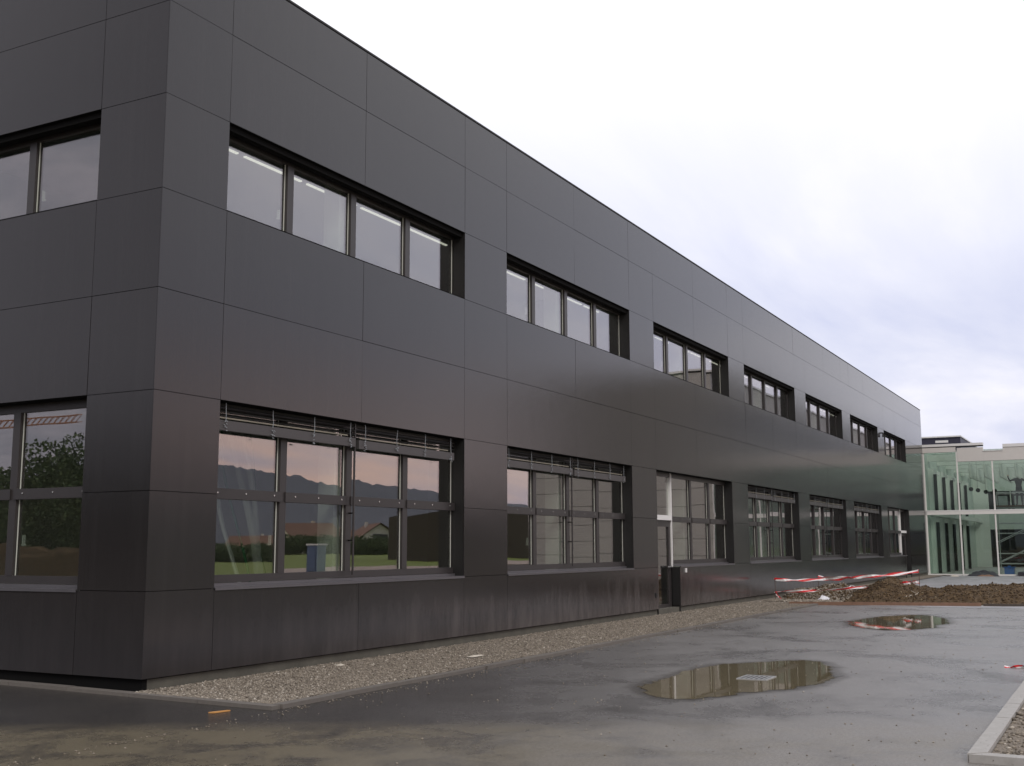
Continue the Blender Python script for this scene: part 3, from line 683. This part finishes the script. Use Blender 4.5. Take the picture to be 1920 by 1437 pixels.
# hall behind the glass
XE = 77
MB().box(X+.2, XE, YE, .05, .02, .07).build('hall_floor', 'beige2', lk)
MB().box(X+.5, XE, .05, .2, 0, 6.6).build('hall_wall', 'hallw', lk)
for k in range(5):
    xk = 56.4+k*3.3
    for za, zb in ((.07, 3.1), (3.4, 5.7)):
        MB().box(xk-.05, xk-.001, -.40, -.23, za, zb-.3).build('wall_slot', 'dark', lk)
        MB().box(xk, xk+1.3, -.22, .049, za, zb).build('wall_pier', 'hallp', lk)
        MB().box(xk+1.35, xk+2.3, -.06, .048, za+.05, zb-.35).build('wall_slot', 'dark', lk)
    MB().box(xk+1.5, xk+1.85, -.30, .0, 5.42, 5.62).build('wall_light', 'white', lk)
MB().box(X+.3, XE, -.45, -.231, 3.12, 3.36).build('gallery_edge', 'hallp', lk)
# back wall with a wide dark opening below and a glazed band above
MB().box(XE, XE+.3, -.9, .2, 0, 6.6).build('back_wall', 'hallp', lk)
MB().box(XE, XE+.3, YE, -.901, 2.65, 3.9).build('back_wall', 'hallw', lk)
MB().box(XE, XE+.3, YE, -.901, 5.3, 6.6).build('back_wall', 'hallw', lk)
MB().box(XE+5, XE+5.1, YE, 1, 0, 6).build('back_wall', 'dark', lk)
for k in range(9):
    y = -1.3-k*1.05; MB().box(XE+.02, XE+.12, y-.03, y+.03, 3.9, 5.3).build('back_mullion', 'hallp', lk)
    MB().box(XE+1.2, XE+1.3, y-.75, y-.15, 3.95, 5.0).build('back_panel', 'lamp2' if False else 'hallw', lk)
for k in range(7):
    y = -2.1-k*.75; MB().box(X+1.5, X+9, y-.03, y+.03, 5.15, 5.85).build('ceiling_baffle', 'hallp', lk)
for k in range(6):
    x = 56.5+k*3.6; MB().box(x, x+.3, YE, .05, 6.1, 6.45).build('roof_beam', 'hallp', lk)
MB().box(X+.2, XE, YE, .05, 6.5, 6.52).build('added_roof_glass', 'roofglass', lk)  # unseen roof, added as clear glass to let daylight into the hall
for k, (dy, dz_) in enumerate([(-1.9, 4.62), (-2.25, 4.55), (-2.65, 4.45), (-3.1, 4.5)]):
    MB().tube((58, dy, dz_), (58.25, dy, dz_), .10, .12, k=10).tube((58.1, dy, dz_+.1), (58.1, dy, 6.1), .008, k=4).build('pendant_lamp', 'black', lk)
# things inside: scaffold, worker, blue box, tarpaulin
sf = empty('scaffold_tower', (59.5, -4.9, .07), label='galvanised scaffold tower with cross braces inside the glazed hall', cat='scaffold')
SY = [-3.0, -5.0, -7.0]
for y in SY:
    for x in (58.6, 60.2): P(MB().tube((x, y, .07), (x, y, 4.6), .03).build('standard', 'steel'), sf)
for zz in (.55, 1.1, 2.2, 2.75, 3.6, 4.4):
    for x in (58.6, 60.2): P(MB().tube((x, -3.0, zz), (x, -7.0, zz), .025).build('ledger', 'steel'), sf)
for x in (58.57, 60.23):
    for a, b in (((-3.0, .6), (-5.0, 1.6)), ((-3.0, 1.7), (-5.0, 2.7)), ((-5.0, .6), (-7, 1.6)), ((-5, 2.7), (-3, 2.75))): P(MB().tube((x, a[0], a[1]), (x, b[0], b[1]), .022).build('brace', 'steel'), sf)
P(MB().box(58.55, 60.25, -7.0, -3.0, 3.66, 3.71).build('deck', 'timber'), sf)
MB().box(55.2, 55.75, -4.05, -3.60, .07, .40).box(55.15, 55.80, -4.1, -3.55, .401, .44).box(55.4, 55.55, -3.9, -3.75, .441, .50).build('tool_case', 'blue', label='blue plastic tool case on the ground beside the third glazing post', cat='tool case')
crumple('tarpaulin', (53.6, -2.75, .0), .35, .75, .42, 'tarp', 'dark crumpled tarpaulin heap before the glazed hall', 'tarpaulin', 21)
crumple('tarpaulin_timber', (53.2, -2.9, .0), .2, .45, .12, 'timber', 'pale brown boards half under the dark tarpaulin', 'boards', 25)
crumple('debris', (53.4, -.9, .0), .15, .5, .05, 'dtimber', 'flat dark offcut lying before the first glazing bay', 'offcut', 27)
crumple('debris', (52.6, -1.5, .0), .15, .2, .1, 'paper', 'small pale rubble lump before the first glazing bay', 'rubble', 29)
MB().box(54.2, 57.5, -6.6, -4.3, .05, .20).build('pallet_stack', 'tarp', label='low dark stack of material along the hall front at the right edge', cat='material stack')
# worker on the deck
def person(loc, rz):
    j = {'hip': (0, 0, .95), 'belly': (0, 0, 1.10), 'chest': (.02, 0, 1.34), 'neck': (.03, 0, 1.50), 'head0': (.04, 0, 1.58), 'head1': (.05, 0, 1.72),
         'shl': (.02, .19, 1.44), 'ell': (.10, .42, 1.36), 'wrl': (.22, .50, 1.56), 'hal': (.27, .50, 1.64), 'shr': (.02, -.19, 1.44), 'elr': (.10, -.40, 1.30), 'wrr': (.26, -.52, 1.40), 'har': (.33, -.55, 1.44),
         'hl': (0, .09, .90), 'kl': (.04, .12, .50), 'al': (0, .14, .09), 'tl': (.17, .16, .04), 'hr': (0, -.09, .90), 'kr': (.03, -.12, .50), 'ar': (-.03, -.13, .09), 'tr': (.14, -.15, .04)}
    rad = {'hip': .145, 'belly': .135, 'chest': .155, 'neck': .055, 'head0': .075, 'head1': .085, 'shl': .075, 'ell': .048, 'wrl': .034, 'hal': .035, 'shr': .075, 'elr': .048, 'wrr': .034, 'har': .035, 'hl': .10, 'kl': .068, 'al': .045, 'tl': .035, 'hr': .10, 'kr': .068, 'ar': .045, 'tr': .035}
    E_ = [('hip', 'belly'), ('belly', 'chest'), ('chest', 'neck'), ('neck', 'head0'), ('head0', 'head1'), ('chest', 'shl'), ('shl', 'ell'), ('ell', 'wrl'), ('wrl', 'hal'), ('chest', 'shr'), ('shr', 'elr'), ('elr', 'wrr'), ('wrr', 'har'), ('hip', 'hl'), ('hl', 'kl'), ('kl', 'al'), ('al', 'tl'), ('hip', 'hr'), ('hr', 'kr'), ('kr', 'ar'), ('ar', 'tr')]
    ks = list(j); me = bpy.data.meshes.new('body'); me.from_pydata([j[k] for k in ks], [(ks.index(a), ks.index(b)) for a, b in E_], [])
    p = empty('person', loc, label='worker in black clothes standing on the scaffold deck behind the glass, arms raised', cat='person'); p.rotation_euler.z = rz
    o = bpy.data.objects.new('body', me); C.objects.link(o); o.parent = p
    sk = o.modifiers.new('s', 'SKIN'); sk.use_smooth_shade = True
    for i, k in enumerate(ks):
        me.skin_vertices[0].data[i].radius = (rad[k], rad[k]); me.skin_vertices[0].data[i].use_root = k == 'hip'
    o.modifiers.new('ss', 'SUBSURF').levels = 2; o.modifiers['ss'].render_levels = 2
    me.materials.append(Mt['cloth'])
    def ell(nm, c, r, m):
        g = MB(); n1_, n2_ = 8, 10
        for i in range(n1_+1):
            for k in range(n2_): a = math.pi*i/n1_; b = 2*math.pi*k/n2_; g.v.append((c[0]+r[0]*math.sin(a)*math.cos(b), c[1]+r[1]*math.sin(a)*math.sin(b), c[2]+r[2]*math.cos(a)))
        for i in range(n1_):
            for k in range(n2_): g.f.append((i*n2_+k, (i+1)*n2_+k, (i+1)*n2_+(k+1) % n2_, i*n2_+(k+1) % n2_))
        return g.build(nm, m, p, smooth=True)
    ell('face', (.075, 0, 1.65), (.075, .068, .095), 'skin'); ell('hair', (.03, 0, 1.70), (.105, .088, .09), 'hair')
    for s, h in ((1, j['hal']), (-1, j['har'])):
        g = MB()
        for k in range(4): g.tube((h[0]+.01, h[1]+(k-1.5)*.018, h[2]+.02), (h[0]+.05, h[1]+(k-1.5)*.022, h[2]+.07-.006*abs(k-1.5)), .009, .007, 5)
        g.tube((h[0], h[1]-s*.03, h[2]), (h[0]+.035, h[1]-s*.055, h[2]+.03), .010, .008, 5); g.build('fingers', 'skin', p)
person((59.2, -4.25, 3.71), R(10))

# ---------------------------------------------------------------- roof box beyond the link and the hall opposite
rb = empty('roof_pavilion', (75, 3, 0), label='dark flat-roofed building top with a lit strip window beyond the link', cat='building')
P(MB().box(75, 84, .45, 9, 0, 9.05).build('wall', 'navy'), rb)
P(MB().box(74.9, 84.1, .40, 9.1, 9.051, 9.14).build('roof_edge', 'white'), rb)
P(MB().box(74.97, 74.999, 1.25, 2.1, 8.68, 8.84).build('strip_window', 'white'), rb)
P(MB().box(84.2, 100, .45, .6, 0, 9.1).build('side_wall', 'hallw'), rb)
ob = empty('hall_building', (55, -11.3, 0), label='tall beige clad hall standing opposite the dark facade', cat='building')
HZ = 11.9
P(MB().box(55.3, 112, -23.38, -11.6, 0, HZ-.3).build('wall', 'beige2'), ob)
for k in range(12):
    za, zb = k*.985, (k+1)*.985-.025
    for a, b in ((-23.4, -17.4), (-17.38, -11.35)): P(MB().box(55.0, 55.28, a, b, za, zb).build('wall_panel', 'beige'), ob)
for a in range(6):
    xa = 55.3+a*9.45
    P(MB().box(xa, xa+9.42, -11.58, -11.3, 9.9, HZ-.02).build('wall_panel', 'beige'), ob)
    P(MB().box(xa, xa+9.42, -11.58, -11.42, 8.9, 9.88).build('ribbon_window', 'wglass'), ob)
    P(MB().box(xa, xa+9.42, -11.58, -11.3, 0, 8.88).build('wall_panel', 'beige'), ob)
P(MB().box(54.9, 112.1, -23.5, -11.2, HZ, HZ+.12).build('roof_edge', 'white'), ob)
# ---------------------------------------------------------------- what the panes mirror: houses, hedge, barn, trees, crane
def house(x, y, rz, s, m, lab):
    h = empty('house', (x, y, 0), label=lab, cat='house', group='houses beyond the meadow'); h.rotation_euler.z = rz; h.scale = (s, s, s)
    MB().box(-7, 7, -4.5, 4.5, 0, 4.6).build('wall', m, h)
    g = MB(); g.v = [(-7, -4.5, 4.6), (-7, 4.5, 4.6), (-7, 0, 7.4), (7, -4.5, 4.6), (7, 4.5, 4.6), (7, 0, 7.4)]; g.f = [(0, 2, 1), (3, 4, 5), (0, 1, 4, 3), (0, 3, 5, 2), (1, 2, 5, 4)]; g.build('gable', m, h)
    g = MB(); 
    for sy in (-1, 1): g.poly([(-7.8, sy*5.6, 3.95), (7.8, sy*5.6, 3.95), (7.8, 0, 7.55), (-7.8, 0, 7.55)]); g.poly([(-7.8, sy*5.6, 4.1), (7.8, sy*5.6, 4.1), (7.8, 0, 7.75), (-7.8, 0, 7.75)])
    rf = g.build('roof', 'tile', h); MB().box(2, 2.8, -1.5, -.7, 6, 8.3).build('chimney', m, rf)
    for xa, za in ((-4.8, 1), (-1, 1), (3, 1), (-4.8, 3.1), (3, 3.1)):
        for sy in (-4.56, 4.5): MB().box(xa, xa+1.5, sy, sy+.06, za, za+1.1).build('window', 'wglass', h)
    MB().box(7.0, 7.06, -1.8, 1.8, 3.2, 5.0).build('window', 'wglass', h); MB().box(-7.06, -7.0, -1.8, 1.8, 3.2, 5.0).build('window', 'wglass', h)
    MB().box(-7.9, -7.07, -3, 3, 2.7, 2.9).build('balcony', 'rend2', h)
def at(az, d): return -9+d*math.cos(R(az)), 9.3-d*math.sin(R(az)) if False else (-(-9.31+d*math.sin(R(az))))
hx = [(38.3, 300, R(20), 1.0, 'render', 'cream house with orange tiled roof, nearest of the mirrored houses'), (35.0, 310, R(-50), 1.05, 'rend2', 'pale two-storey house with orange roof beside the barn'), (41.0, 330, R(70), .9, 'rend2', 'pale house with orange roof standing leftmost'), (36.8, 340, R(15), .9, 'render', 'small cream house set back between two others')]
for az, d, rz, s, m_, lab in hx: x, y = at(az, d); house(x, y, rz, s, m_, lab)
def leaves(n, c, r, size, lumps, seed):
    g = np.random.default_rng(seed); L_ = []
    cs = g.normal(0, 1, (lumps, 3)); cs /= np.linalg.norm(cs, axis=1)[:, None]; cs *= g.uniform(.35, .85, (lumps, 1)); rr = g.uniform(.22, .42, lumps)
    k = g.integers(0, lumps, n); d = g.normal(0, 1, (n, 3)); d /= np.linalg.norm(d, axis=1)[:, None]; p = (cs[k]+d*rr[k][:, None]*g.uniform(.5, 1, (n, 1))**.5)*np.array(r)+np.array(c)
    a = g.normal(0, 1, (n, 3)); a /= np.linalg.norm(a, axis=1)[:, None]; b = np.cross(a, g.normal(0, 1, (n, 3))); b /= np.linalg.norm(b, axis=1)[:, None]
    s = size*g.uniform(.6, 1.3, (n, 1)); V = np.stack([p-a*s, p+b*s*.6, p+a*s, p-b*s*.6], 1).reshape(-1, 3); return V, np.arange(4*n).reshape(-1, 4)
def tree(x, y, h, r, lab, seed, nm='broadleaf_tree'):
    t = empty(nm, (x, y, 0), label=lab, cat='tree', group='trees at the edge of the yard')
    V, F = leaves(26000, (x, y, h*.52), (r, r, h*.46), .10, 70, seed); P(npmesh('crown', V, F, 'leaf'), t)
    g = MB().tube((x, y, -.1), (x+.1, y, h*.5), .05*h*.5, .08, 8)
    for k in range(6): a = k*1.05; g.tube((x+.05, y, h*(.2+.05*k)), (x+r*.6*math.cos(a), y+r*.6*math.sin(a), h*(.5+.05*k)), .07, .02, 5)
    P(g.build('trunk', 'bark'), t)
for k, (x, y, h, r, lab) in enumerate([(-30, 36.5, 8.6, 3.6, 'round bushy tree left of the side facade, middle one'), (-27.5, 38.6, 6.9, 2.9, 'smaller bushy tree beside the middle tree'), (-34, 33, 10, 4.2, 'taller spreading tree right of the middle tree'), (-25, 41, 5.6, 2.8, 'lowest tree at the end of the row'), (-38, 28.5, 10, 4.4, 'tall tree behind the soil bank'), (-42, 22, 9, 4.2, 'broad tree at the start of the row')]):
    tree(x, y, h*.80, r*.95, lab, 40+k)
V = []; n = 70
for i in range(n):
    for j in range(14):
        t = i/(n-1); s = j/13*2-1; cx, cy = -21-22*t, 36-24*t; hgt = 1.7*max(0, 1-s*s)*min(1, t*8, (1-t)*8)*(1+.3*fbm(i*.2, j*.3, 4))
        V.append((cx+s*2.6*.75, cy+s*2.6*.66, hgt-.02+.006))
npmesh('soil_bank', V, [(i*14+j, (i+1)*14+j, (i+1)*14+j+1, i*14+j+1) for i in range(n-1) for j in range(13)], 'soil', kind='structure')
# hedge along the meadow
V = []; F = []
hp = [at(az, 262) for az in np.linspace(43.5, 33.2, 22)]
allV = []; allF = []; o_ = 0
for k, (x, y) in enumerate(hp):
    v, f_ = leaves(3000, (x, y, 1.9), (5.6, 5.6, 2.4), .22, 30, 90+k); allV.append(v); allF.append(f_+o_); o_ += len(v)
npmesh('hedge', np.concatenate(allV), np.concatenate(allF), 'leaf', label='long dense green hedge between the meadow and the houses', cat='hedge')
x, y = at(30.2, 150); bn_ = empty('barn', (x, y, 0), label='dark brown barn with a shallow curved roof standing on the meadow', cat='barn'); bn_.rotation_euler.z = R(150)
g = MB(); nn = 10
for sx in (-6, 6):
    g.v += [(sx, -10, -.05)]+[(sx, -10+20*i/nn, 5.3+1.1*math.sin(math.pi*i/nn)) for i in range(nn+1)]+[(sx, 10, -.05)]
k_ = nn+3; g.f = [(i, i+1, k_+i+1, k_+i) for i in range(k_-1)]+[tuple(range(k_)), tuple(reversed(range(k_, 2*k_)))]
g.build('shell', 'dtimber', bn_)
for q_ in range(5): MB().box(-6.06, -6.0, -9+q_*3.8, -7+q_*3.8, 2.6, 3.6).build('window', 'wglass', bn_)
MB().box(-6.08, -6.01, 7.2, 9.4, 0, 3.4).build('door', 'black', bn_)
x, y = at(37.6, 72); pt = empty('portable_toilet', (x, y, 0), label='blue portable toilet cabin with a white roof on the building site', cat='portable toilet')
MB().box(-.4, .4, -.4, .4, -.03, 1.65).build('cabin', 'dblue', pt); MB().prism([(-.45, -.45), (.45, -.45), (.45, .45), (-.45, .45)], 1.651, 1.75).build('roof', 'white', pt); MB().box(-.44, -.401, -.25, .25, .1, 1.5).build('door', 'dblue', pt)
cr = empty('tower_crane', (-154, 225, 0), label='orange lattice tower crane beyond the trees', cat='crane')
def lattice(a, b, s, n, nm):
    a = Vector(a); b = Vector(b); d = (b-a); p = Vector((0, 0, 1)) if abs(d.normalized().z) < .5 else Vector((1, 0, 0)); q = d.normalized().cross(p).normalized(); g = MB(); cs = [p*s+q*s*.6, p*s-q*s*.6, -p*s+q*s*.8, -p*s-q*s*.8]
    for c in cs: g.tube(a+c, b+c, .10, k=4)
    for i in range(n):
        u, v = a+d*(i/n), a+d*((i+1)/n)
        for c1, c2 in ((0, 2), (1, 3), (2, 3), (0, 1)): g.tube(u+cs[c1], v+cs[c2], .07, k=4)
    P(g.build(nm, 'crane'), cr)
lattice((-154, 225, 0), (-154, 225, 36), .8, 20, 'mast'); lattice((-154, 180, 28), (-154, 245, 28.5), .75, 36, 'jib')
P(MB().box(-155.2, -152.8, 240, 244, 29, 30.6).build('counterweight', 'beige2'), cr)
